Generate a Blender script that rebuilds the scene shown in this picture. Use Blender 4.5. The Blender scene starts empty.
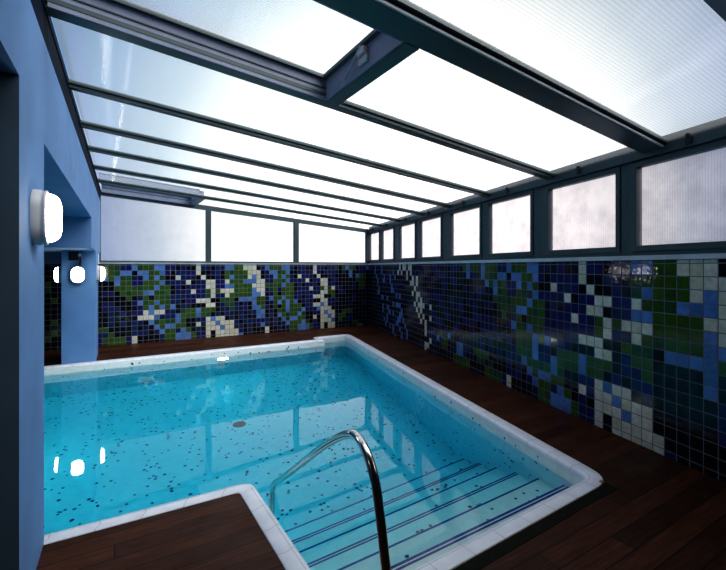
import bpy, bmesh, math, random
from mathutils import Vector
random.seed(7)
scene = bpy.context.scene
COL = scene.collection
PI = math.pi

# ------------------------------------------------------------------ geometry of the place
EYE = 1.522
YB = 9.579                      # back wall
XC = 5.784                      # back right corner
RD = (-0.24231, -0.97020)       # right wall, direction towards the camera
RN = (-0.97020, 0.24231)        # right wall, into the room
YF = -1.2                       # wall behind the camera
XL0 = -2.6                      # far wall of the side gallery
def xl(y): return -0.381 + 0.0143 * y            # left wall face
def xr(y): return XC + RD[0] * (y - YB) / RD[1]  # right wall face
def zroof(x, y):
    t = (x - xl(y)) / (xr(y) - xl(y))
    return 2.955 + (2.47 - 2.955) * t
def rp(s, d, z):                # point on right wall: s along, d into the room
    return (XC + RD[0] * s + RN[0] * d, YB + RD[1] * s + RN[1] * d, z)

# ------------------------------------------------------------------ helpers
def link(o, parent=None):
    COL.objects.link(o)
    if parent: o.parent = parent
    return o
def tag(o, label=None, cat=None, group=None, kind=None):
    if label: o['label'] = label
    if cat: o['category'] = cat
    if group: o['group'] = group
    if kind: o['kind'] = kind
    return o
def empty(name, loc=(0, 0, 0)):
    o = bpy.data.objects.new(name, None); o.location = loc
    o.empty_display_size = 0.1
    return link(o)
def mesh(name, verts, faces, mats, parent=None, midx=None, smooth=False, offset=None):
    me = bpy.data.meshes.new(name)
    if parent is not None and offset is None: offset = parent.location
    if offset is not None:
        verts = [(v[0] - offset[0], v[1] - offset[1], v[2] - offset[2]) for v in verts]
    me.from_pydata(verts, [], faces); me.update()
    if not isinstance(mats, (list, tuple)): mats = [mats]
    for m in mats: me.materials.append(m)
    if midx:
        for p, i in zip(me.polygons, midx): p.material_index = i
    if smooth:
        for p in me.polygons: p.use_smooth = True
    return link(bpy.data.objects.new(name, me), parent)
class MB:
    def __init__(s): s.v = []; s.f = []; s.m = []
    def quad(s, a, b, c, d, m=0):
        n = len(s.v); s.v += [a, b, c, d]; s.f.append((n, n+1, n+2, n+3)); s.m.append(m)
    def hexa(s, p, m=0):        # 8 points: bottom 4 then top 4
        n = len(s.v); s.v += [tuple(q) for q in p]
        for f in ((3,2,1,0),(4,5,6,7),(0,1,5,4),(1,2,6,5),(2,3,7,6),(3,0,4,7)):
            s.f.append(tuple(n+i for i in f)); s.m.append(m)
    def box(s, x0, y0, z0, x1, y1, z1, m=0):
        s.hexa([(x0,y0,z0),(x1,y0,z0),(x1,y1,z0),(x0,y1,z0),(x0,y0,z1),(x1,y0,z1),(x1,y1,z1),(x0,y1,z1)], m)
    def rbox(s, s0, s1, d0, d1, z0, z1, m=0):   # box along the right wall
        s.hexa([rp(s0,d0,z0),rp(s1,d0,z0),rp(s1,d1,z0),rp(s0,d1,z0),rp(s0,d0,z1),rp(s1,d0,z1),rp(s1,d1,z1),rp(s0,d1,z1)], m)
    def prism(s, pts, z0, z1, m=0, capt=True, capb=True):
        n = len(s.v); k = len(pts)
        s.v += [(x, y, z0) for x, y in pts] + [(x, y, z1) for x, y in pts]
        for i in range(k):
            j = (i+1) % k; s.f.append((n+i, n+j, n+k+j, n+k+i)); s.m.append(m)
        if capt: s.f.append(tuple(n+k+i for i in range(k))); s.m.append(m)
        if capb: s.f.append(tuple(n+i for i in reversed(range(k)))); s.m.append(m)
    def build(s, name, mats, parent=None, smooth=False, bevel=0, fix=True):
        o = mesh(name, s.v, s.f, mats, parent, s.m, smooth)
        if fix:
            bm = bmesh.new(); bm.from_mesh(o.data); bmesh.ops.recalc_face_normals(bm, faces=bm.faces); bm.to_mesh(o.data); bm.free()
        if bevel:
            b = o.modifiers.new('bevel', 'BEVEL'); b.width = bevel; b.segments = 2; b.limit_method = 'ANGLE'
        return o
def tube(name, pts, r, mat, parent=None, seg=16, cap=True):
    P = [Vector(p) for p in pts]; v = []; f = []
    T = [(P[min(i+1, len(P)-1)] - P[max(i-1, 0)]).normalized() for i in range(len(P))]
    up = Vector((1, 0, 0)) if abs(T[0].x) < .9 else Vector((0, 1, 0))
    a = (up - T[0]*up.dot(T[0])).normalized()
    for i, p in enumerate(P):
        a = (a - T[i]*a.dot(T[i])).normalized(); b = T[i].cross(a)
        for k in range(seg):
            w = 2*PI*k/seg; q = p + a*(r*math.cos(w)) + b*(r*math.sin(w)); v.append(tuple(q))
    for i in range(len(P)-1):
        for k in range(seg):
            k2 = (k+1) % seg; f.append((i*seg+k, i*seg+k2, (i+1)*seg+k2, (i+1)*seg+k))
    if cap:
        f.append(tuple(reversed(range(seg)))); f.append(tuple((len(P)-1)*seg+k for k in range(seg)))
    return mesh(name, v, f, mat, parent, smooth=True)
def spline(pts, n=10):          # Catmull-Rom
    out = []; P = [Vector(p) for p in pts]; P = [2*P[0]-P[1]] + P + [2*P[-1]-P[-2]]
    for i in range(1, len(P)-2):
        for k in range(n):
            t = k/n; a, b, c, d = P[i-1], P[i], P[i+1], P[i+2]
            out.append(.5*((2*b)+(c-a)*t+(2*a-5*b+4*c-d)*t*t+(3*b-a-3*c+d)*t**3))
    out.append(P[-2]); return [tuple(q) for q in out]

# ------------------------------------------------------------------ materials
class NT:
    def __init__(s, name):
        s.m = bpy.data.materials.new(name); s.m.use_nodes = True; s.t = s.m.node_tree; s.t.nodes.clear()
        s.out = s.n('ShaderNodeOutputMaterial')
    def n(s, k, **kw):
        x = s.t.nodes.new(k)
        for a, b in kw.items(): setattr(x, a, b)
        return x
    def l(s, a, b): s.t.links.new(a, b)
    def math(s, op, a, b=None, c=None):
        x = s.n('ShaderNodeMath', operation=op)
        for i, q in enumerate((a, b, c)):
            if q is None: continue
            if isinstance(q, (int, float)): x.inputs[i].default_value = q
            else: s.l(q, x.inputs[i])
        return x.outputs[0]
    def coord(s, which='Object'): return s.n('ShaderNodeTexCoord').outputs[which]
    def noise(s, vec, scale, detail=3, rough=.5, mapscale=None):
        if mapscale:
            mp = s.n('ShaderNodeMapping'); mp.inputs['Scale'].default_value = mapscale; s.l(vec, mp.inputs[0]); vec = mp.outputs[0]
        x = s.n('ShaderNodeTexNoise'); x.inputs['Scale'].default_value = scale; x.inputs['Detail'].default_value = detail
        x.inputs['Roughness'].default_value = rough; s.l(vec, x.inputs['Vector']); return x.outputs['Fac']
    def ramp(s, fac, stops):
        r = s.n('ShaderNodeValToRGB'); e = r.color_ramp.elements
        e[0].position, e[0].color = stops[0][0], (*stops[0][1], 1); e[1].position, e[1].color = stops[1][0], (*stops[1][1], 1)
        for p, c in stops[2:]:
            q = e.new(p); q.color = (*c, 1)
        s.l(fac, r.inputs[0]); return r.outputs[0]
    def bsdf(s, col=(.5,.5,.5), rough=.5, metal=0, spec=.5):
        b = s.n('ShaderNodeBsdfPrincipled')
        if isinstance(col, tuple): b.inputs['Base Color'].default_value = (*col, 1)
        else: s.l(col, b.inputs['Base Color'])
        if isinstance(rough, (int, float)): b.inputs['Roughness'].default_value = rough
        else: s.l(rough, b.inputs['Roughness'])
        b.inputs['Metallic'].default_value = metal; b.inputs['Specular IOR Level'].default_value = spec
        s.l(b.outputs[0], s.out.inputs[0]); return b
    def bump(s, h, b, strength=.2, dist=.01):
        x = s.n('ShaderNodeBump'); x.inputs['Strength'].default_value = strength; x.inputs['Distance'].default_value = dist
        s.l(h, x.inputs['Height']); s.l(x.outputs[0], b.inputs['Normal'])
def mixcol(t, fac, a, b, mode='MIX'):
    x = t.n('ShaderNodeMix', data_type='RGBA', blend_type=mode)
    for i, q in ((0, fac), (6, a), (7, b)):
        if isinstance(q, (int, float)): x.inputs[i].default_value = q
        elif isinstance(q, tuple): x.inputs[i].default_value = (*q, 1)
        else: t.l(q, x.inputs[i])
    return x.outputs[2]

def plain(name, col, rough=.5, metal=0, vary=.12, scale=6, bump=0, spec=.5):
    t = NT(name); c = t.coord(); n = t.noise(c, scale, 4)
    lo = tuple(v*(1-vary) for v in col); hi = tuple(v*(1+vary) for v in col)
    b = t.bsdf(t.ramp(n, [(.3, lo), (.7, hi)]), rough, metal, spec)
    if bump: t.bump(t.noise(c, scale*12, 3), b, bump, .005)
    return t.m

M = {}
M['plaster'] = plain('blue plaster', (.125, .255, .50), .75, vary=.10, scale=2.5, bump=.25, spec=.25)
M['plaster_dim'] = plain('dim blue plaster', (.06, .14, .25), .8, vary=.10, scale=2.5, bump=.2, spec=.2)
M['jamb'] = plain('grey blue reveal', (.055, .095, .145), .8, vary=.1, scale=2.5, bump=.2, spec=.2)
M['metal'] = plain('dark green grey metal', (.050, .082, .092), .38, .1, vary=.1, scale=3)
M['metal_light'] = plain('pale aluminium', (.30, .36, .42), .35, .6)
M['curb'] = plain('grey blue hatch curb', (.22, .255, .36), .5, .1)
M['rail'] = plain('dark blue metal', (.008, .017, .034), .85, 0, spec=.04)
M['seal'] = plain('bright gasket', (.66, .70, .74), .4)
M['ledge'] = plain('pale ledge', (.55, .60, .66), .4)
M['grout'] = plain('tile grout', (.125, .135, .19), .8)
M['coping_edge'] = plain('white nosing', (.70, .74, .80), .35)
M['black'] = plain('black plastic', (.012, .013, .014), .4)
M['lampbase'] = plain('grey lamp base', (.45, .47, .50), .45)
M['drain'] = plain('grey drain', (.012, .025, .035), .5)
M['brass'] = plain('brass', (.5, .4, .2), .35, .8)
M['edge_strip'] = plain('dark edge strip', (.004, .007, .004), .8, spec=.1)
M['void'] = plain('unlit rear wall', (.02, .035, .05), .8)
M['dotdark'] = plain('navy mosaic', (.012, .03, .10), .3)
M['dotmid'] = plain('slate mosaic', (.06, .14, .22), .3)
M['stripe'] = plain('blue mosaic stripe', (.012, .05, .26), .3)
M['poolwhite'] = plain('white mosaic', (.74, .80, .80), .4, vary=.05, scale=14)
def mk_steel():
    t = NT('polished steel'); n = t.noise(t.coord(), 30, 3)
    t.bsdf((.62, .63, .60), t.math('MULTIPLY_ADD', n, .12, .10), 1.0); return t.m
M['steel'] = mk_steel()
def mk_tile():
    t = NT('glazed wall tile'); a = t.n('ShaderNodeVertexColor', layer_name='tile'); c = t.coord()
    n = t.noise(c, 25, 3)
    col = mixcol(t, 1.0, a.outputs[0], t.ramp(n, [(.3, (.82,.82,.82)), (.7, (1.12,1.12,1.12))]), 'MULTIPLY')
    b = t.bsdf(col, .05, 0, .34)
    t.bump(t.noise(c, 30, 2, .5), b, .13, .006); return t.m
M['tile'] = mk_tile()
def mk_wood():
    t = NT('dark wet deck boards'); sx = t.n('ShaderNodeSeparateXYZ'); c = t.coord(); t.l(c, sx.inputs[0])
    y = t.math('DIVIDE', t.math('MULTIPLY_ADD', sx.outputs[0], -.03, sx.outputs[1]), .128)
    row = t.math('FLOOR', y); fr = t.math('FRACT', y)
    wn = t.n('ShaderNodeTexWhiteNoise', noise_dimensions='1D'); t.l(row, wn.inputs['W'])
    xo = t.math('DIVIDE', t.math('ADD', sx.outputs[0], t.math('MULTIPLY', wn.outputs['Value'], 2.7)), 1.9)
    cell = t.math('FLOOR', xo); fx = t.math('FRACT', xo)
    wn2 = t.n('ShaderNodeTexWhiteNoise', noise_dimensions='2D'); cb = t.n('ShaderNodeCombineXYZ'); t.l(row, cb.inputs[0]); t.l(cell, cb.inputs[1]); t.l(cb.outputs[0], wn2.inputs['Vector'])
    g = t.noise(c, 3.0, 5, .6, (1.2, 22, 1))
    col = t.ramp(g, [(.25, (.018, .006, .003)), (.55, (.046, .016, .007)), (.8, (.078, .031, .014))])
    col = mixcol(t, 1.0, col, t.ramp(wn2.outputs['Value'], [(0, (.55,.5,.5)), (1, (1.35,1.25,1.2))]), 'MULTIPLY')
    wet = t.noise(c, 1.3, 4, .65)
    gap = t.math('MAXIMUM', t.math('LESS_THAN', fr, .055), t.math('LESS_THAN', fx, .004))
    col = mixcol(t, gap, col, (.003, .002, .002))
    b = t.bsdf(col, t.ramp(wet, [(.35, (.34,.34,.34)), (.65, (.7,.7,.7))]), 0, .14)
    t.bump(t.math('SUBTRACT', g, t.math('MULTIPLY', gap, 3)), b, .25, .004); return t.m
M['wood'] = mk_wood()
def mk_coping():
    t = NT('white coping tiles'); uv = t.n('ShaderNodeUVMap', uv_map='run'); sx = t.n('ShaderNodeSeparateXYZ'); t.l(uv.outputs[0], sx.inputs[0])
    u = t.math('FRACT', t.math('DIVIDE', sx.outputs[0], .245))
    ln = t.math('MAXIMUM', t.math('LESS_THAN', u, .018), t.math('COMPARE', sx.outputs[1], .038, .0022))
    n = t.noise(t.coord(), 9, 3)
    col = mixcol(t, ln, t.ramp(n, [(.3, (.52,.57,.66)), (.7, (.62,.68,.77))]), (.30, .33, .38))
    b = t.bsdf(col, .38, 0, .5); t.bump(t.math('MULTIPLY', ln, -1.0), b, .3, .003); return t.m
M['coping'] = mk_coping()
def mk_panel(name, axis, period, dirt, tangent, tint=(1, 1, 1)):
    t = NT(name); c = t.coord(); sx = t.n('ShaderNodeSeparateXYZ'); t.l(c, sx.inputs[0])
    w = t.math('SINE', t.math('MULTIPLY', sx.outputs[axis], 2*PI/period))
    rib = t.math('MULTIPLY_ADD', w, .07, .92)
    d = t.noise(c, 5.0, 6, .7); d2 = t.noise(c, 1.2, 3, .5)
    g = t.ramp(t.math('MULTIPLY_ADD', d2, .6, t.math('MULTIPLY', d, .4)), [(.42, (1,1,1)), (.66, (1-dirt, 1-dirt*1.0, 1-dirt*.9))])
    gc = t.n('ShaderNodeMix', data_type='RGBA', blend_type='MULTIPLY'); gc.inputs[0].default_value = 1
    t.l(g, gc.inputs[6]); cv = t.n('ShaderNodeCombineColor'); [t.l(t.math('MULTIPLY', rib, tint[i]), cv.inputs[i]) for i in range(3)]; t.l(cv.outputs[0], gc.inputs[7])
    tr = t.n('ShaderNodeBsdfTransparent'); tl = t.n('ShaderNodeBsdfTranslucent'); t.l(gc.outputs[2], tr.inputs[0]); t.l(gc.outputs[2], tl.inputs[0])
    mx = t.n('ShaderNodeMixShader'); mx.inputs[0].default_value = .14; t.l(tr.outputs[0], mx.inputs[1]); t.l(tl.outputs[0], mx.inputs[2])
    gl = t.n('ShaderNodeBsdfAnisotropic'); gl.inputs['Roughness'].default_value = .17; gl.inputs['Anisotropy'].default_value = .93
    gl.inputs['Color'].default_value = (.9, .93, 1, 1)
    tv = t.n('ShaderNodeCombineXYZ'); 
    for i in range(3): tv.inputs[i].default_value = tangent[i]
    t.l(tv.outputs[0], gl.inputs['Tangent'])
    fr = t.n('ShaderNodeFresnel'); fr.inputs[0].default_value = 1.4
    m2 = t.n('ShaderNodeMixShader'); t.l(t.math('MULTIPLY', fr.outputs[0], .42), m2.inputs[0]); t.l(mx.outputs[0], m2.inputs[1]); t.l(gl.outputs[0], m2.inputs[2])
    t.l(m2.outputs[0], t.out.inputs[0]); return t.m
M['roofpanel'] = mk_panel('ribbed polycarbonate roof', 1, .022, .03, (1, 0, 0))
M['winpanel_back'] = mk_panel('ribbed polycarbonate back', 0, .02, .08, (0, 0, 1), (.66, .65, .68))
M['winpanel_side'] = mk_panel('ribbed dirty polycarbonate side', 1, .02, .42, (0, 0, 1), (.47, .43, .455))
def mk_water():
    t = NT('pool water'); g = t.n('ShaderNodeBsdfRefraction'); g.inputs['IOR'].default_value = 1.333; g.inputs['Roughness'].default_value = 0
    gl = t.n('ShaderNodeBsdfGlossy'); gl.inputs['Roughness'].default_value = .02
    fr = t.n('ShaderNodeFresnel'); fr.inputs[0].default_value = 1.333
    bp = t.n('ShaderNodeBump'); bp.inputs['Strength'].default_value = .055; bp.inputs['Distance'].default_value = .02
    t.l(t.noise(t.coord(), 3.0, 2, .5), bp.inputs['Height'])
    for x in (g, gl, fr): t.l(bp.outputs[0], x.inputs['Normal'])
    mx = t.n('ShaderNodeMixShader'); t.l(fr.outputs[0], mx.inputs[0]); t.l(g.outputs[0], mx.inputs[1]); t.l(gl.outputs[0], mx.inputs[2])
    va = t.n('ShaderNodeVolumeAbsorption'); va.inputs['Color'].default_value = (.0, .850, .945, 1); va.inputs['Density'].default_value = 1.05
    t.l(mx.outputs[0], t.out.inputs[0]); t.l(va.outputs[0], t.out.inputs['Volume']); return t.m
M['water'] = mk_water()
def glow(name, col, strength):
    t = NT(name); e = t.n('ShaderNodeEmission'); e.inputs[0].default_value = (*col, 1)
    n = t.noise(t.coord(), 8, 2); t.l(t.math('MULTIPLY', t.math('MULTIPLY_ADD', n, .1, .95), strength), e.inputs[1])
    t.l(e.outputs[0], t.out.inputs[0]); return t.m
M['lampglass'] = glow('lit opal glass', (1.0, .90, .74), 16.0)
M['poollens'] = glow('lit pool lens', (1.0, .95, .85), 90.0)

# ------------------------------------------------------------------ tile picture
TC = {'W': (.60, .62, .55), 'L': (.085, .195, .47), 'G': (.038, .095, .015), 'B': (.010, .014, .105), 'K': (.0045, .006, .011)}
# one string per column, rows from the top
BACK = """GGLKKKKKKKKKGBBB
GGLKKBKBBKKKGBGG
GGGKKBKBBBBBKGGG
GGLLGKKKBKKKKKGG
BLGGGGKKKBKBKKGG
BLGGGGGKKKKKKKBB
LKBBGGKBKBKBBBWW
GLBBGGBLBBWBKBKK
GLLGGLGGGWWKBBKK
GGGGGLKGLLWLKKKK
LGLGLGGLGWLGLBKK
LLGLGGGGLWBGGLBB
BBKBGGGGGBBGLGGG
BKKBKKBBLBBGLGGG
KBWBBBBBKKLLGBLL
BBBBKBBKBGGGGLLL
KBBWBBBBBGGKKGLL
KBBKBWBBKGGKKKGG
WWKBBBBWKLLBWBBB
BKWBBBBWKGGBBKBB
BKKWWGGWWGGWWWWW
KBKWWWWKWGKLWWKK
BBBBBGBKKKBWLWWW
BKKBBWBGBBKWWLWW
LGGWLWWGGBBKWWWW
LGLGLWGGGGBBWWWW
GGGGGGGKBBKKBBWW
GGGGGGGLKBBBKBBL
WGGLGGGLBBKBBKKK
WWWLGGGLKKBKBBBB
WWLLWLLLLLBKBKKK
KWWWWWLGGLLLBBKK
BKKWWWWGGGLLBLKK
LBBBGBKBKBKKBBWW
GLBBGGBLBKBBKKKK
GLLGGGGGGGKKBBKK
GGGGGBKGLKGLKKBK
LGLGLGGLGGGGLBKK
LLGLGGGGLLLGGLBK
BKBBGGGGGGGGLGGG
KKKBKKBBLGGGLGGG
BBWBBBBBKGGLGGLL
BBBBKBBKBKLGGLLL
KBBWBBBBBBBKKGLL
KBBKBWBBBBBKKKGG
WWKBBBBWKWBBWBBB
BBWBKBBWKWLBKKBB
BKKWWGWWWLWWWWWW
KBKWWWWKWWWLWWKK
BBBKBGGKBBWWLWWW
BBBBBWGGBBKWWLWW""".split('\n')
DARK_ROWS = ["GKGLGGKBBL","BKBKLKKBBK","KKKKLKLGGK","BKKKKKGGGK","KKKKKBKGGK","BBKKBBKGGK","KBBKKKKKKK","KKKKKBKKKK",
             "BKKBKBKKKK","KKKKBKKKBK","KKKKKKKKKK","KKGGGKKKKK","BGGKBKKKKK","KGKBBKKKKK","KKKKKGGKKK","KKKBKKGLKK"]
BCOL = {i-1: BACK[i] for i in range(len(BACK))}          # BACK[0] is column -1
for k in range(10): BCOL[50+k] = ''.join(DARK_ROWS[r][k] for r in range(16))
rt = random.Random(3)
for i in range(-26, -1): BCOL[i] = ''.join(rt.choice('KKKKKKKBKGK') for r in range(16))
for i, r in ((-9, 3), (-9, 4), (-8, 6), (-10, 8), (-11, 11), (-10, 11), (-8, 10)):
    q = list(BCOL[i]); q[r] = 'G'; BCOL[i] = ''.join(q)
# right wall: cell j runs from s=(85-j-1)*.1 to (85-j)*.1
RCOL = {}
for j in range(-26, 30):
    RCOL[j] = list(BCOL[29-j]) if 29-j <= 49 else [rt.choice('KKBKG') for r in range(16)]
RCOL[11][4] = 'W'; RCOL[9][4] = 'K'
for j, r, ch in ((19,8,'L'),(19,9,'L'),(19,10,'L'),(20,9,'G'),(21,9,'G'),(20,10,'G'),(21,10,'G'),(22,9,'G'),(22,10,'G'),(23,10,'B'),(23,9,'K'),(21,11,'L'),(20,12,'L'),
                 (19,13,'L'),(16,11,'L'),(17,12,'L'),(18,12,'L'),(17,8,'L'),(20,7,'L'),(23,7,'L'),(22,11,'B'),(22,8,'G'),(21,8,'G'),(20,8,'G'),(19,11,'G'),(19,12,'G'),(20,11,'G')):
    RCOL[j][r] = ch
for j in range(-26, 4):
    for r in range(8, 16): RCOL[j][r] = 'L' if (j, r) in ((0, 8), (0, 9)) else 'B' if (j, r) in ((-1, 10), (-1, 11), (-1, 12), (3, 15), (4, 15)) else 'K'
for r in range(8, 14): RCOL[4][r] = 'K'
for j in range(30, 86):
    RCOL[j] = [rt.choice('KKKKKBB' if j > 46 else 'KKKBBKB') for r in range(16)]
for js, rr, ch in (((30,), (0, 1), 'L'), ((31, 32, 33, 35), (0,), 'G'), ((34,), (0, 1), 'L'), ((30, 31), (2,), 'K'), ((36,), (0,), 'K'),
                   ((41, 42), (12, 13), 'G'), ((43,), (11,), 'G'), ((34, 35, 36, 37, 38), (14, 15), 'G'), ((30, 31, 32), (12,), 'G'), ((30, 31), (13,), 'G'),
                   ((36, 37), (12, 13), 'L'), ((40,), (11,), 'L'), ((44,), (12,), 'L')):
    for j in js:
        for r in rr: RCOL[j][r] = ch
for r, js in enumerate([[62,60,59,57,56],[63,61,58,56],[58,55,53],[56,55,53],[54],[55,53,52],[53,51],[54,52,51,50,47],[53,51],[52,50,47],[51,49],[49],[49],[47],[48,49],[49]]):
    for j in js: RCOL[j][r] = 'W'
for j, r in [(79,0),(79,1),(74,0),(74,1),(78,2),(77,3),(77,4),(76,5),(77,6),(76,6),(72,2),(72,3),(73,3),(68,2),(68,3),(65,2),(66,1),(67,4),(67,5),(66,5),
             (64,6),(62,6),(70,7),(74,7),(63,8),(73,7),(66,8),(64,8),(62,8),(70,9),(69,9),(73,9),(73,10),(69,10),(68,10),(66,10),(63,11),(61,9),(70,11),
             (70,12),(72,12),(64,12),(63,12),(71,13),(68,13),(66,13),(62,13),(66,14),(65,15),(61,14),(61,10),(60,11),(59,12),(58,13),(58,14),(62,10),(62,11),(61,15)]:
    RCOL[j][r] = 'L'

def tile_wall(name, u0, n0, n1, colf, place, parent, zt=1.582, ztop=1.5504, T=.1, g=.0036):
    """grout backing + one slightly raised tablet per tile, colours in a face attribute"""
    v = []; f = []; mi = []; cols = []
    def quad(a, b, z0, z1, d, m, c):
        n = len(v); v.extend([place(a, d, z0), place(b, d, z0), place(b, d, z1), place(a, d, z1)]); f.append((n, n+1, n+2, n+3)); mi.append(m); cols.append(c)
    def tab(a, b, z0, z1, c):
        d0, d1, e = 0.0004, .0018, .003
        n = len(v)
        v.extend([place(a, d0, z0), place(b, d0, z0), place(b, d0, z1), place(a, d0, z1), place(a+e, d1, z0+e), place(b-e, d1, z0+e), place(b-e, d1, z1-e), place(a+e, d1, z1-e)])
        for q in ((4,5,6,7),(0,1,5,4),(1,2,6,5),(2,3,7,6),(3,0,4,7)):
            f.append(tuple(n+i for i in q)); mi.append(1); cols.append(c)
    quad(u0+n0*T, u0+n1*T, 0, zt, 0, 0, (0, 0, 0))
    rc = random.Random(11)
    for i in range(n0, n1):
        cs = colf(i)
        for r in range(-1, 16):
            k = cs[max(r, 0)]; c = TC[k]
            z1 = ztop - T*r if r >= 0 else zt; z0 = ztop - T*(r+1) if r >= 0 else ztop
            z0 = max(z0, 0.0)
            if r < 0: z0, z1 = ztop, zt
            w = rc.uniform(.8, 1.2) if k != 'W' else rc.uniform(.86, 1.06)
            if k == 'W' and rc.random() < .35: c = (.58, .585, .46)
            if k == 'G' and rc.random() < .25: c = (.022, .075, .03)
            if k == 'B' and rc.random() < .3: c = (.008, .022, .085)
            tab(u0+i*T+g, u0+(i+1)*T-g, z0+(g if r < 15 else 0), z1-g, tuple(min(1, x*w) for x in c))
    o = mesh(name, v, f, [M['grout'], M['tile']], parent, mi)
    at = o.data.color_attributes.new('tile', 'FLOAT_COLOR', 'CORNER')
    for p, c in zip(o.data.polygons, cols):
        for li in p.loop_indices: at.data[li].color = (*c, 1)
    return o
X0 = -.2144
# back wall (tiles below, framing above is windows)
wb = empty('wall_back', (2, YB, 0)); tag(wb, 'far wall of small square tiles in blue, green and white, ending at a pale ledge', 'wall', kind='structure')
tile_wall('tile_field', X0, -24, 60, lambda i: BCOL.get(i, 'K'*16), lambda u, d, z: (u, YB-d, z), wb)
m = MB(); m.box(XL0, YB+.001, -.3, XC+.25, YB+.25, 1.582); m.box(XL0, YB+.001, 1.582, -.30, YB+.25, 3.1); m.build('wall_core', M['plaster_dim'], wb)
m = MB(); m.box(xl(YB)-.02, YB-.012, 1.583, XC-.01, YB+.25, 1.625); m.build('ledge', M['ledge'], wb)
wr = empty('wall_right', rp(4, 0, 0)); tag(wr, 'long right wall of square tiles in dark blue, green and cream below the row of small windows', 'wall', kind='structure')
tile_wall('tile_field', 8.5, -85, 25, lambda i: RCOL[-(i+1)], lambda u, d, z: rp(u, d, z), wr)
m = MB(); m.rbox(-.02, 11.2, -.25, -.001, -.3, 1.582); m.build('wall_core', M['plaster_dim'], wr)
m = MB(); m.rbox(.012, 11.1, -.25, .012, 1.583, 1.62); m.build('ledge', M['ledge'], wr)

# ------------------------------------------------------------------ left wall with pillars and gallery
wl = empty('wall_left', (-1.5, 4, 0)); tag(wl, 'blue plastered wall on the left with two openings to a side gallery', 'wall', kind='structure')
def lbox(mb, y0, y1, xa, z0, z1, m=0):   # from the wall face back to xa
    mb.hexa([(xa, y0, z0), (xl(y0), y0, z0), (xl(y1), y1, z0), (xa, y1, z0), (xa, y0, z1), (xl(y0), y0, z1), (xl(y1), y1, z1), (xa, y1, z1)], m)
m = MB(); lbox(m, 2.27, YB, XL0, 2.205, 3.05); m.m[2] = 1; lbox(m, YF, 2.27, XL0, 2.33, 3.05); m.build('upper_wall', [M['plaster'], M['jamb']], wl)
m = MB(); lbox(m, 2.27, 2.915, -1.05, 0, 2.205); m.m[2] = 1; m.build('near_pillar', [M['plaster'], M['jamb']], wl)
m = MB(); lbox(m, 8.075, 8.76, -.725, 0, 1.785); m.build('far_pillar', M['plaster'], wl, bevel=.006)
m = MB(); lbox(m, 6.95, YB-.004, XL0, 1.785, 2.205); m.build('bulkhead', M['plaster'], wl, bevel=.004)
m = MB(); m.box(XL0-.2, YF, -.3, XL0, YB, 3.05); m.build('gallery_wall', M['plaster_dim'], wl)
wf = MB(); wf.box(XL0-.2, YF-.2, -.3, xr(YF)+.3, YF, 3.1); wf = wf.build('wall_front', M['void']); tag(wf, 'plain dark wall behind the viewpoint closing the room', 'wall', kind='structure')

# ------------------------------------------------------------------ roof
ce = empty('ceiling', (2.5, 5, 2.9)); tag(ce, 'sloping glazed roof of pale ribbed panels between dark rafters', 'roof', kind='structure')
def roofstrip(mb, y0, y1, z0, z1, x0=None, x1=None, m=0):
    P = []
    for z in (z0, z1):
        for (y, e) in ((y0, 0), (y0, 1), (y1, 1), (y1, 0)):
            x = (xl(y) if x0 is None else x0) if e == 0 else (xr(y) if x1 is None else x1)
            P.append((x, y, zroof(x, y)+z))
    mb.hexa(P, m)
RAF = [(2.895, 2.99), (4.08, 4.145), (5.155, 5.22), (6.165, 6.23), (7.28, 7.345), (8.395, 8.46)]
for y0, y1 in RAF:
    m = MB(); roofstrip(m, y0, y1, 0, .055); roofstrip(m, y0-.02, y0, .028, .055); m.build('rafter', M['metal'], ce)
m = MB(); roofstrip(m, 1.715, 1.888, 0, .09); b = m.build('main_beam', M['metal'], ce)
m = MB(); roofstrip(m, 1.675, 1.713, .03, .055); m.build('rafter', M['metal'], ce)
m = MB(); roofstrip(m, 1.700, 1.714, .003, .016); m.build('gasket', M['seal'], ce)
m = MB(); roofstrip(m, .70, .80, .0, .05); roofstrip(m, .80, .83, .02, .05); roofstrip(m, .62, .68, -.02, .05); m.build('end_profile', M['metal_light'], ce)
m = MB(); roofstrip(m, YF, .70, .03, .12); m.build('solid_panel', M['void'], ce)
m = MB()
for i in range(12):     # left wall rail
    ya = .7 + (YB-.7)*i/12; yb = .7 + (YB-.7)*(i+1)/12
    m.hexa([(xl(ya)-.05, ya, 2.78), (xl(ya)+.001, ya, 2.78), (xl(yb)+.001, yb, 2.78), (xl(yb)-.05, yb, 2.78), (xl(ya)-.05, ya, 2.955), (xl(ya)+.001, ya, 2.955), (xl(yb)+.001, yb, 2.955), (xl(yb)-.05, yb, 2.955)])
m.build('wall_rail', M['rail'], ce)
m = MB(); m.hexa([(xl(.7), .7, 2.95), (xl(.7)+.006, .7, 2.95), (xl(YB)+.010, YB, 2.95), (xl(YB), YB, 2.95), (xl(.7), .7, 3.01), (xl(.7)+.006, .7, 3.01), (xl(YB)+.010, YB, 3.01), (xl(YB), YB, 3.01)])
m.build('rail_cap', M['rail'], ce)
HX = 1.36
def glass(name, y0, y1, x0, x1, lift, parent):
    v = []; f = []; N = 10
    for k in range(N+1):
        for y in (y0, y1):
            a = xl(y)+.02 if x0 is None else x0; b = xr(y)+.01 if x1 is None else x1
            x = a+(b-a)*k/N; v.append((x, y, zroof(x, y)+lift))
    for k in range(N): f.append((2*k, 2*k+2, 2*k+3, 2*k+1))
    return mesh(name, v, f, M['roofpanel'], parent)
bays = [(.80, 1.69), (1.88, 2.90), (2.985, 4.085), (4.14, 5.16), (5.215, 6.17), (6.225, 7.285), (7.34, 8.40), (8.455, YB)]
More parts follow.
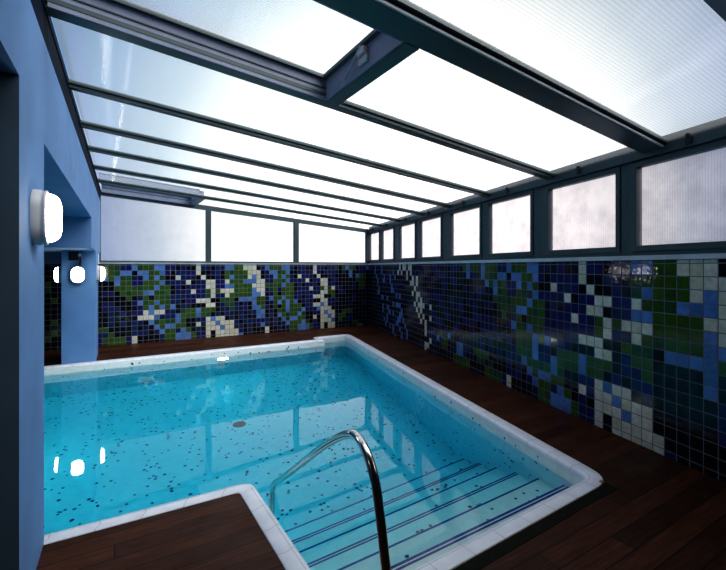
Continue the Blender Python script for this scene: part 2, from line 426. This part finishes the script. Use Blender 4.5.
for k, (a, b) in enumerate(bays):
    if k in (1, 7): glass('glazing_panel', a, b, HX+.1, None, .045, ce)
    else: glass('glazing_panel', a, b, None, None, .045, ce)
def hatch(name, y0, y1, label):
    h = empty(name, (.5, (y0+y1)/2, 2.95)); tag(h, label, 'roof hatch', kind='structure')
    m = MB()
    roofstrip(m, y1-.012, y1, .0, .15, xl(y1)+.02, HX+.1)      # back curb
    roofstrip(m, y0, y0+.012, .0, .15, xl(y0)+.02, HX+.1)
    roofstrip(m, y0, y1, .0, .15, HX, HX+.012)
    m.build('curb', M['curb'], h)
    m = MB(); roofstrip(m, y0, y1, -.004, .05, HX+.013, HX+.11); roofstrip(m, y0, y1, .10, .15, HX+.013, HX+.06)
    m.build('cross_bar', M['metal'], h)
    m = MB(); e = .03
    roofstrip(m, y1-.012-e, y1-.012, .150, .175, xl(y1)+.03, HX+.02); roofstrip(m, y0+.012, y0+.012+e, .150, .175, xl(y0)+.03, HX+.02)
    roofstrip(m, y0, y1, .150, .175, HX-e, HX+.02); roofstrip(m, y0, y1, .150, .175, xl(y0)+.02, xl(y0)+.02+e)
    m.build('lid_frame', M['metal'], h)
    m = MB(); roofstrip(m, y1-.02, y1-.0121, .085, .093, xl(y1)+.02, HX); m.build('seal', M['metal'], h)
    glass('pane', y0, y1, xl(y0)+.02, HX, .165, h)
    ym = y0+.42*(y1-y0); zb = zroof(HX, ym)
    st = tube('stay_arm', [(HX-.02, ym+.22, zb+.03), (HX-.04, ym-.02, zb+.135)], .007, M['metal_light'], h, 8)
    tube('stay_arm', [(HX-.02, ym+.22, zb+.03), (HX-.02, ym+.08, zb+.12)], .006, M['metal_light'], h, 8)
    m = MB(); m.box(HX-.04, ym-.05, zb+.085, HX-.001, ym+.03, zb+.135); m.box(HX-.02, ym-.06, zb+.04, HX-.001, ym+.05, zb+.085); m.build('opener', M['lampbase'], h, bevel=.006)
    return h
hatch('window_12', 1.89, 2.89, 'near roof hatch on a raised curb beside the wide main beam, with metal stay arm')
hatch('window_13', 8.465, 9.50, 'far roof hatch above the back left window, next to the far wall')

# ------------------------------------------------------------------ back clerestory windows
ztop = lambda x: zroof(x, YB)
bx = [(-.236, 1.689), (1.792, 3.693), (3.808, 5.70)]
ptop = lambda x: 2.905-.0805*(x+.236)
edges = [xl(YB)-.02, 1.7405, 3.7505, 5.775]
bl = ['wide translucent back window at the left end, beside the blue wall', 'translucent back window in the middle of the far wall', 'translucent back window at the right end, beside the room corner']
for k, (a, b) in enumerate(bx):
    w = empty('window_%d' % (9+k), ((a+b)/2, YB, 1.625)); tag(w, bl[k], 'window', kind='structure')
    ea, eb = edges[k], edges[k+1]; y0, y1 = YB-.03, YB+.06
    m = MB()
    def sl(xa, xb, za0, zb0, za1, zb1, ya=y0, yb=y1):
        m.hexa([(xa, ya, za0), (xb, ya, zb0), (xb, yb, zb0), (xa, yb, za0), (xa, ya, za1), (xb, ya, zb1), (xb, yb, zb1), (xa, yb, za1)])
    sl(ea+.0005, a, 1.625, 1.625, ztop(ea)+.045, ztop(a)+.045); sl(b, eb-.0005, 1.625, 1.625, ztop(b)+.045, ztop(eb)+.045)
    sl(a, b, 1.625, 1.625, 1.645, 1.645); sl(a, b, ptop(a), ptop(b), ztop(a)+.045, ztop(b)+.045)
    m.build('frame', M['metal'], w)
    m2 = MB(); m2.quad((a-.01, YB+.01, 1.64), (b+.01, YB+.01, 1.64), (b+.01, YB+.01, ptop(b)+.01), (a-.01, YB+.01, ptop(a)+.01)); m2.build('pane', M['winpanel_back'], w, fix=False)

# ------------------------------------------------------------------ right clerestory windows
panes = [(.02, .90), (1.08, 1.90), (2.26, 3.09), (3.325, 4.19), (4.54, 5.40), (5.63, 6.49), (6.79, 7.66), (7.87, 8.73), (9.05, 9.91)]
rl = ['first right-hand window, narrow in view at the far corner', 'second right-hand window from the far corner', 'third right-hand window from the far corner',
      'fourth right-hand window from the far corner', 'fifth right-hand window, above the dark blue tiles', 'sixth right-hand window, above the green and blue tiles',
      'seventh right-hand window, second from the near end, above the tall white tile zigzag', 'nearest right-hand window, cut off by the edge of the photo', 'right-hand window beyond the edge of the photo']
brk = [.035]+[(panes[i][1]+panes[i+1][0])/2 for i in range(8)]+[10.0]
for k, (a, b) in enumerate(panes):
    name = 'window_%d' % (k+1) if k < 8 else 'window_14'
    c = rp((a+b)/2, 0, 1.62); w = empty(name, c); tag(w, rl[k], 'window', kind='structure')
    s0, s1 = brk[k]+.0005, brk[k+1]-.0005
    m = MB(); e = .045 if k else .02
    a2, b2 = a-e, b+e
    m.rbox(s0, a2, -.06, .012, 1.62, 2.47); m.rbox(b2, s1, -.06, .012, 1.62, 2.47)
    m.rbox(a2, b2, -.06, .012, 1.62, 1.655); m.rbox(a2, b2, -.06, .012, 2.42, 2.47)
    m.rbox(s0, s1, -.06, .045, 2.43, 2.505); m.rbox(s0, s1, -.07, .010, 2.475, 2.58)
    m.build('frame', M['metal'], w, bevel=.003)
    m = MB(); g = .0004
    m.rbox(a2+g, a, -.04, .026, 1.6554, 2.4196); m.rbox(b, b2-g, -.04, .026, 1.6554, 2.4196); m.rbox(a, b, -.04, .026, 1.6554, 1.705); m.rbox(a, b, -.04, .026, 2.375, 2.4196)
    m.build('sash', M['metal'], w, bevel=.003)
    m = MB(); m.quad(rp(a-.01, -.01, 1.69), rp(b+.01, -.01, 1.69), rp(b+.01, -.01, 2.39), rp(a-.01, -.01, 2.39)); m.build('pane', M['winpanel_side'], w, fix=False)
    sm = (a+b)/2+.03
    m = MB(); m.rbox(sm-.022, sm+.022, .046, .066, 2.445, 2.495); m.rbox(sm-.012, sm+.012, .046, .072, 2.495, 2.525); m.build('latch', M['black'], w, bevel=.004)
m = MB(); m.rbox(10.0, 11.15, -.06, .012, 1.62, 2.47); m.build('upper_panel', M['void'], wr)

# ------------------------------------------------------------------ pool
WZ = -.118; FZ = -1.40
WPOLY = [(-1.28, 7.93, .05), (3.77, 8.03, .02), (3.77, 8.32, .02), (4.43, 8.35, .06), (2.955, 1.835, .10), (.868, 1.70, .03), (.845, 3.015, .10), (-1.28, 3.0, .05)]   # clockwise
def rounded(poly, off, n=6):
    """offset outwards (clockwise polygon: outside is on the left) and round corners"""
    out = []; k = len(poly)
    P = [Vector((p[0], p[1])) for p in poly]
    nrm = []
    for i in range(k):
        d = (P[(i+1) % k]-P[i]).normalized(); nrm.append(Vector((-d.y, d.x)))
    for i in range(k):
        n0, n1 = nrm[i-1], nrm[i]
        bis = (n0+n1); bis = bis/(1+n0.dot(n1)); q = P[i]+bis*off
        d0 = Vector((n0.y, -n0.x)); d1 = Vector((n1.y, -n1.x))
        cr = d0.cross(d1) if False else d0.x*d1.y-d0.y*d1.x
        r = poly[i][2] + (off if cr < 0 else -off*.5)
        r = max(r, .008); ang = math.acos(max(-1, min(1, d0.dot(d1)))); t = r*math.tan(ang/2)
        a = q-d0*t; b = q+d1*t
        for j in range(n+1):
            u = j/n; p = a*(1-u)**2+q*2*u*(1-u)+b*u*u
            out.append((p.x, p.y))
    return out
pool = empty('swimming_pool', (2, 5, 0)); tag(pool, 'white mosaic swimming pool with white tiled edge and steps in the deck', 'swimming pool')
W0 = rounded(WPOLY, 0); NP = len(W0)
# coping
prof = [(0, -.30), (0, -.032), (.003, -.018), (.010, -.006), (.022, .003), (.036, .006), (.120, .008), (.124, .004), (.124, -.06)]
rings = [rounded(WPOLY, o) for o, z in prof]
v = []; f = []; uvs = []
arc = [0]
for i in range(NP):
    a, b = W0[i], W0[(i+1) % NP]; arc.append(arc[-1]+math.hypot(a[0]-b[0], a[1]-b[1]))
for (o, z), rg in zip(prof, rings): v += [(x, y, z) for x, y in rg]
cop_from = 1
for k in range(cop_from, len(prof)-1):
    for i in range(NP):
        j = (i+1) % NP; f.append((k*NP+i, (k+1)*NP+i, (k+1)*NP+j, k*NP+j)); uvs.append([(arc[i], prof[k][0]), (arc[i], prof[k+1][0]), (arc[i+1], prof[k+1][0]), (arc[i+1], prof[k][0])])
cop = mesh('coping', v, f, M['coping'], pool)
ul = cop.data.uv_layers.new(name='run')
for p, q in zip(cop.data.polygons, uvs):
    for li, c in zip(p.loop_indices, q): ul.data[li].uv = c
for p in cop.data.polygons: p.use_smooth = True
# basin with scattered dark mosaic
mb = MB()
n0 = 0
for i in range(NP):
    a, b = W0[i], W0[(i+1) % NP]
    mb.quad((a[0], a[1], FZ), (b[0], b[1], FZ), (b[0], b[1], -.032), (a[0], a[1], -.032))
mb.v += [(x, y, FZ) for x, y in W0]; mb.f.append(tuple(range(len(mb.v)-NP, len(mb.v)))); mb.m.append(0)
def inside(x, y, mrg=.03):
    c = False; k = len(W0)
    for i in range(k):
        x1, y1 = W0[i]; x2, y2 = W0[(i+1) % k]
        if (y1 > y) != (y2 > y) and x < (x2-x1)*(y-y1)/(y2-y1)+x1: c = not c
    return c
rd = random.Random(21)
def dot(mb, c, u, w, nrm, sz, mi):
    a = rd.uniform(0, PI); 
    ux = [u[i]*math.cos(a)+w[i]*math.sin(a) for i in range(3)]; wx = [-u[i]*math.sin(a)+w[i]*math.cos(a) for i in range(3)]
    k = 6; pts = []
    for q in range(k):
        g = 2*PI*q/k; r = sz*rd.uniform(.8, 1.1)
        pts.append(tuple(c[i]+nrm[i]*.0015+ux[i]*r*math.cos(g)+wx[i]*r*math.sin(g)*.9 for i in range(3)))
    n = len(mb.v); mb.v += pts; mb.f.append(tuple(range(n, n+k))); mb.m.append(mi)
cnt = 0
while cnt < 1150:
    x = rd.uniform(-1.3, 4.5); y = rd.uniform(1.7, 8.35)
    if inside(x, y) and not (x > .8 and y < 3.5):
        dot(mb, (x, y, FZ), (1,0,0), (0,1,0), (0,0,1), rd.uniform(.012, .022), 1 if rd.random() < .3 else 2); cnt += 1
for i in range(len(WPOLY)):
    a, b = WPOLY[i], WPOLY[(i+1) % len(WPOLY)]; L = math.hypot(b[0]-a[0], b[1]-a[1])
    if L < .5: continue
    u = ((b[0]-a[0])/L, (b[1]-a[1])/L, 0); nin = (u[1], -u[0], 0)
    for q in range(int(L*1.35*34)):
        t = rd.uniform(.1, L-.1); z = rd.uniform(FZ+.03, -.05)
        dot(mb, (a[0]+u[0]*t, a[1]+u[1]*t, z), u, (0,0,1), nin, rd.uniform(.010, .020), 1 if rd.random() < .6 else 2)
mb.build('basin', [M['poolwhite'], M['dotdark'], M['dotmid']], pool, fix=False)
# steps
NOS = [2.05, 2.325, 2.61, 2.89, 3.17, 3.46]; SZ = [-.215, -.415, -.62, -.825, -1.03, -1.24]
def xpool(y): return 2.955+(4.43-2.955)*(y-1.835)/(8.35-1.835)
for k in range(6):
    ny = lambda x, d=0: NOS[k]+d+.034*(x-3.1)
    py = (lambda x: NOS[k-1]+.034*(x-3.1)) if k else (lambda x: 1.70+.065*(x-.868)-.0)
    z = SZ[k]; mb = MB(); xa = .856 - (0 if NOS[k] < 3.0 else .004); xb = xpool(NOS[k])
    def strip(d0, d1, zz, m):
        mb.quad((xa+.01, ny(xa, d0), zz), (xb-.012, ny(xb, d0), zz), (xb-.012, ny(xb, d1), zz), (xa+.01, ny(xa, d1), zz), m)
    xpb = xpool(py(3.1))
    mb.hexa([(xa, py(xa), FZ), (xpb, py(xpb), FZ), (xb, ny(xb), FZ), (xa, ny(xa), FZ), (xa, py(xa), z), (xpb, py(xpb), z), (xb, ny(xb), z), (xa, ny(xa), z)], 0)
    if k == 0: strip(-.024, -.003, z+.0015, 1); strip(-.052, -.034, z+.0015, 1)
    elif k % 2: strip(-.020, -.002, z+.0015, 1)
    else: strip(-.018, -.002, z+.0015, 1); strip(-.042, -.027, z+.0015, 1)
    mb.quad((xa+.01, ny(xa)+.0015, z-.03), (xb-.012, ny(xb)+.0015, z-.03), (xb-.012, ny(xb)+.0015, z-.004), (xa+.01, ny(xa)+.0015, z-.004), 1)
    for q in range(15):
        x = rd.uniform(xa+.08, xb-.15); y = rd.uniform(py(x)+.04, ny(x)-.085)
        dot(mb, (x, y, z), (1,0,0), (0,1,0), (0,0,1), rd.uniform(.013, .021), 2 if rd.random() < .6 else 3)
    mb.build('step', [M['poolwhite'], M['stripe'], M['dotdark'], M['dotmid']], pool, fix=False)
# floor drain
def disc(mb, c, r, h, n=24, m=0):
    mb.prism([(c[0]+r*math.cos(2*PI*i/n), c[1]+r*math.sin(2*PI*i/n)) for i in range(n)], c[2], c[2]+h, m)
mb = MB(); disc(mb, (1.43, 5.70, FZ), .085, .012); disc(mb, (1.43, 5.70, FZ+.012), .06, .006); mb.build('drain', M['drain'], pool)
# water body
WP = rounded(WPOLY, .004)
mb = MB(); mb.prism(WP, FZ-.006, WZ); wt = mb.build('pool_water', M['water']); tag(wt, 'clear turquoise water filling the pool to just below its edge', 'water', kind='stuff')
# underwater lamps
def pool_lamp(c, nrm, label, r=.105):
    o = empty('pool_light', c); tag(o, label, 'pool light', 'underwater lamps in the pool walls')
    n = Vector(nrm); u = n.cross(Vector((0, 0, 1))).normalized(); w = Vector((0, 0, 1)); C = Vector(c)
    def ringmesh(name, prof, mat):
        v = []; f = []; S = 28
        for rr, d in prof:
            for q in range(S):
                a = 2*PI*q/S; v.append(tuple(C+u*(rr*math.cos(a))+w*(rr*math.sin(a))+n*d))
        for k in range(len(prof)-1):
            for q in range(S):
                q2 = (q+1) % S; f.append((k*S+q, k*S+q2, (k+1)*S+q2, (k+1)*S+q))
        if prof[-1][0] < r*.9: f.append(tuple((len(prof)-1)*S+q for q in range(S)))
        return mesh(name, v, f, mat, o, smooth=True)
    ringmesh('rim', [(r*1.12, .001), (r*1.12, .014), (r*.92, .018), (r*.92, .006)], M['lampbase'])
    ringmesh('lens', [(r*.93, .008), (r*.8, .020), (r*.5, .030), (r*.1, .034)], M['poollens'])
    return o
yb = lambda x: 7.93+(x+1.28)*.1/5.05
pool_lamp((1.70, yb(1.70), -.285), (.02, -1, 0), 'lit underwater lamp in the far pool wall, just below the waterline', .105)
pool_lamp((.25, 3.011, -.75), (0, 1, 0), 'unseen underwater lamp added to brighten the pool, in the wall beneath the near deck edge')  # unseen lamp, added to make the water brighter
pool_lamp((-1.275, 5.6, -.6), (1, 0, 0), 'unseen underwater lamp added to brighten the pool, in the hidden left wall')  # second unseen lamp, added for more light under water

# ------------------------------------------------------------------ deck
bm = bmesh.new()
OUT = rounded(WPOLY, .1235)
def loop(pts):
    vs = [bm.verts.new((x, y, 0)) for x, y in pts]
    return [bm.edges.new((vs[i], vs[(i+1) % len(vs)])) for i in range(len(vs))]
e = loop(OUT) + loop([(XL0, YF), (xr(YF), YF), (XC, YB), (XL0, YB)])
bmesh.ops.triangle_fill(bm, use_beauty=True, use_dissolve=False, edges=e)
bmesh.ops.recalc_face_normals(bm, faces=bm.faces)
for fc in bm.faces:
    if fc.normal.z < 0: fc.normal_flip()
me = bpy.data.meshes.new('floor'); bm.to_mesh(me); bm.free(); me.materials.append(M['wood'])
fl = link(bpy.data.objects.new('floor', me)); tag(fl, 'dark reddish brown wooden deck boards around the pool', 'floor', kind='structure')
mb = MB()
fa = (.90, 1.575-.004); fb = (2.98, 1.705-.004)
mb.hexa([(fa[0], fa[1]-.07, .0005), (fb[0], fb[1]-.07, .0005), (fb[0], fb[1], .0005), (fa[0], fa[1], .0005), (fa[0], fa[1]-.07, .003), (fb[0], fb[1]-.07, .003), (fb[0], fb[1], .003), (fa[0], fa[1], .003)])
o = mb.build('trim_1', M['edge_strip']); tag(o, 'dark narrow strip along the near pool edge', 'strip', kind='structure')  # thin near-black strip laid on the boards beside the coping

# ------------------------------------------------------------------ handrail
hr = empty('pool_handrail', (1.0, 1.44, 0)); tag(hr, 'bent polished steel handrail sloping from the deck down into the pool', 'handrail')
path = [(1.445, 0), (1.484, .119), (1.522, .264), (1.562, .440), (1.603, .570), (1.675, .664), (1.765, .708), (1.855, .690), (2.03, .598), (2.30, .418), (2.60, .205), (2.88, .018), (2.98, -.05), (3.03, -.125), (3.045, -.22), (3.045, -.6), (3.045, -1.028)]
tube('tube', spline([(1.0, y, z) for y, z in path], 8), .0215, M['steel'], hr, 18)
for (y, z) in ((1.445, .0005), (3.045, -1.0295)):
    mb = MB(); disc(mb, (1.0, y, z), .042, .010); disc(mb, (1.0, y, z+.010), .028, .012); mb.build('flange', M['steel'], hr, bevel=.003)

# ------------------------------------------------------------------ bulkhead lamps
def stadium(w, h, n=10):
    r = w/2*.98; pts = []
    for cx_, cy_, a0 in ((0, h/2-r, 0), (0, -(h/2-r), PI)):
        for k in range(n+1):
            a = a0+PI*k/n; pts.append((cx_+w/2*math.cos(a), cy_+r*math.sin(a)))
    return pts
def wall_lamp(c, nrm, label, depth=.095):
    o = empty('wall_lamp', c); tag(o, label, 'lamp', 'oval lamps on the blue pillars')
    n = Vector(nrm).normalized(); u = n.cross(Vector((0, 0, 1))).normalized(); C = Vector(c)
    def loft(name, prof, mat, W, H, close=True):
        v = []; f = []; S = None
        for s, d in prof:
            st = stadium(W-2*s, H-2*s); S = len(st)
            v += [tuple(C+u*a+Vector((0, 0, b))+n*d) for a, b in st]
        for k in range(len(prof)-1):
            for q in range(S):
                q2 = (q+1) % S; f.append((k*S+q, k*S+q2, (k+1)*S+q2, (k+1)*S+q))
        if close: f.append(tuple((len(prof)-1)*S+q for q in range(S)))
        return mesh(name, v, f, mat, o, smooth=True)
    loft('base', [(0, .0005), (0, .030), (.006, .034), (.006, .046), (.002, .048), (.002, .056), (.014, .058)], M['lampbase'], .19, .275)
    loft('shade', [(.010, .058), (.012, .072), (.020, .090), (.034, .103), (.054, .110), (.078, .113)], M['lampglass'], .19, .262)
    return o
wall_lamp((xl(2.60), 2.60, 1.765), (1, -.0143, 0), 'largest oval lamp in view, glowing on the side of the near blue pillar')
wall_lamp((-.508, 8.0745, 1.40), (0, -1, 0), 'oval lamp on the front of the far blue pillar, under a small black box')
wall_lamp((xl(8.3), 8.33, 1.41), (1, -.0143, 0), 'oval lamp on the right side of the far blue pillar, beside the tiles')
wall_lamp((-.7255, 8.32, 1.40), (-1, 0, 0), 'oval lamp on the left side of the far blue pillar, against the dark recess')
bxo = empty('control_box', (-.555, 8.07, 1.62)); tag(bxo, 'small black box on the far blue pillar just above its front lamp', 'box')
mb = MB(); mb.box(-.625, 7.985, 1.625, -.495, 8.0745, 1.765); mb.build('housing', M['black'], bxo, bevel=.006)
mb = MB(); mb.box(-.500, 7.972, 1.69, -.462, 8.01, 1.735); mb.build('indicator', M['ledge'], bxo, bevel=.006)
mb = MB(); mb.box(-.488, 8.03, 1.54, -.462, 8.0745, 1.69); mb.build('bracket', M['black'], bxo, bevel=.004)
mb = MB(); disc(mb, (2.955, 1.725, .0082), .016, .006, 12); disc(mb, (2.955, 1.725, .0142), .008, .005, 8)
o = mb.build('brass_fitting', M['brass']); tag(o, 'tiny brass fitting on the white pool edge at its near right corner', 'fitting')

gl = bpy.data.lights.new('gallery_light', 'AREA'); gl.energy = 2.5; gl.size = .6; gl.color = (1, .93, .84)
go = bpy.data.objects.new('gallery_light', gl); COL.objects.link(go); go.location = (-1.7, .6, 2.25); go.rotation_euler = (math.radians(-25), 0, 0)
# ------------------------------------------------------------------ sky
wd = bpy.data.worlds.new('overcast'); scene.world = wd; wd.use_nodes = True; nt = wd.node_tree; nt.nodes.clear()
def wn(k, **kw):
    x = nt.nodes.new(k)
    for a, b in kw.items(): setattr(x, a, b)
    return x
tc = wn('ShaderNodeTexCoord'); vm = wn('ShaderNodeVectorMath', operation='DOT_PRODUCT')
az, el = math.radians(36), math.radians(6)
vm.inputs[1].default_value = (math.sin(az)*math.cos(el), math.cos(az)*math.cos(el), math.sin(el)); nt.links.new(tc.outputs['Generated'], vm.inputs[0])
cr = wn('ShaderNodeValToRGB'); e = cr.color_ramp.elements
e[0].position = .60; e[0].color = (.10, .17, .32, 1); e[1].position = .98; e[1].color = (2.7, 2.7, 2.55, 1)
for p, c in ((.735, (.13, .28, .50)), (.80, (.50, .62, .86)), (.85, (.82, .95, 1.06)), (.89, (1.5, 1.55, 1.5))):
    q = e.new(p); q.color = (*c, 1)
nt.links.new(vm.outputs['Value'], cr.inputs[0])
bg = wn('ShaderNodeBackground'); bg.inputs[1].default_value = 1.0
sz = wn('ShaderNodeSeparateXYZ'); nt.links.new(tc.outputs['Generated'], sz.inputs[0])
zr = wn('ShaderNodeValToRGB'); zr.color_ramp.interpolation = 'EASE'; ze = zr.color_ramp.elements   # bright overcast overhead
ze[0].position = .56; ze[0].color = (0, 0, 0, 1); ze[1].position = .85; ze[1].color = (1, .98, .92, 1)
nt.links.new(sz.outputs[2], zr.inputs[0])
zm = wn('ShaderNodeVectorMath', operation='SCALE'); zm.inputs['Scale'].default_value = .7; nt.links.new(zr.outputs[0], zm.inputs[0])
za = wn('ShaderNodeVectorMath', operation='ADD'); nt.links.new(cr.outputs[0], za.inputs[0]); nt.links.new(zm.outputs[0], za.inputs[1])
lm = wn('ShaderNodeVectorMath', operation='DOT_PRODUCT'); a2, e2 = math.radians(138), math.radians(44)   # brighter part of the cloud cover, behind and to the right
lm.inputs[1].default_value = (math.sin(a2)*math.cos(e2), math.cos(a2)*math.cos(e2), math.sin(e2)); nt.links.new(tc.outputs['Generated'], lm.inputs[0])
lr = wn('ShaderNodeValToRGB'); lr.color_ramp.interpolation = 'EASE'; le = lr.color_ramp.elements
le[0].position = .72; le[0].color = (0, 0, 0, 1); le[1].position = .97; le[1].color = (1, .97, .90, 1); nt.links.new(lm.outputs['Value'], lr.inputs[0])
ls = wn('ShaderNodeVectorMath', operation='SCALE'); ls.inputs['Scale'].default_value = 6.6; nt.links.new(lr.outputs[0], ls.inputs[0])
lz = wn('ShaderNodeVectorMath', operation='ADD'); nt.links.new(za.outputs[0], lz.inputs[0]); nt.links.new(ls.outputs[0], lz.inputs[1])
nt.links.new(lz.outputs[0], bg.inputs[0])
ow = wn('ShaderNodeOutputWorld'); nt.links.new(bg.outputs[0], ow.inputs[0])

# ------------------------------------------------------------------ camera
cam = bpy.data.cameras.new('camera'); co = bpy.data.objects.new('camera', cam); COL.objects.link(co)
cam.sensor_fit = 'HORIZONTAL'; cam.sensor_width = 36; cam.lens = 423.65/726*36
cam.shift_x = 0; cam.shift_y = -(285-267.05)/726; cam.clip_start = .02
co.location = (0, 0, EYE); co.rotation_euler = (PI/2, 0, -math.radians(30.335))
scene.camera = co
scene.view_settings.view_transform = 'Standard'
try: scene.view_settings.look = 'Medium High Contrast'
except Exception: pass
scene.cycles.max_bounces = 14; scene.cycles.diffuse_bounces = 5; scene.cycles.transmission_bounces = 12; scene.cycles.transparent_max_bounces = 12
scene.cycles.sample_clamp_indirect = 4
scene.cycles.caustics_refractive = True; scene.cycles.caustics_reflective = True
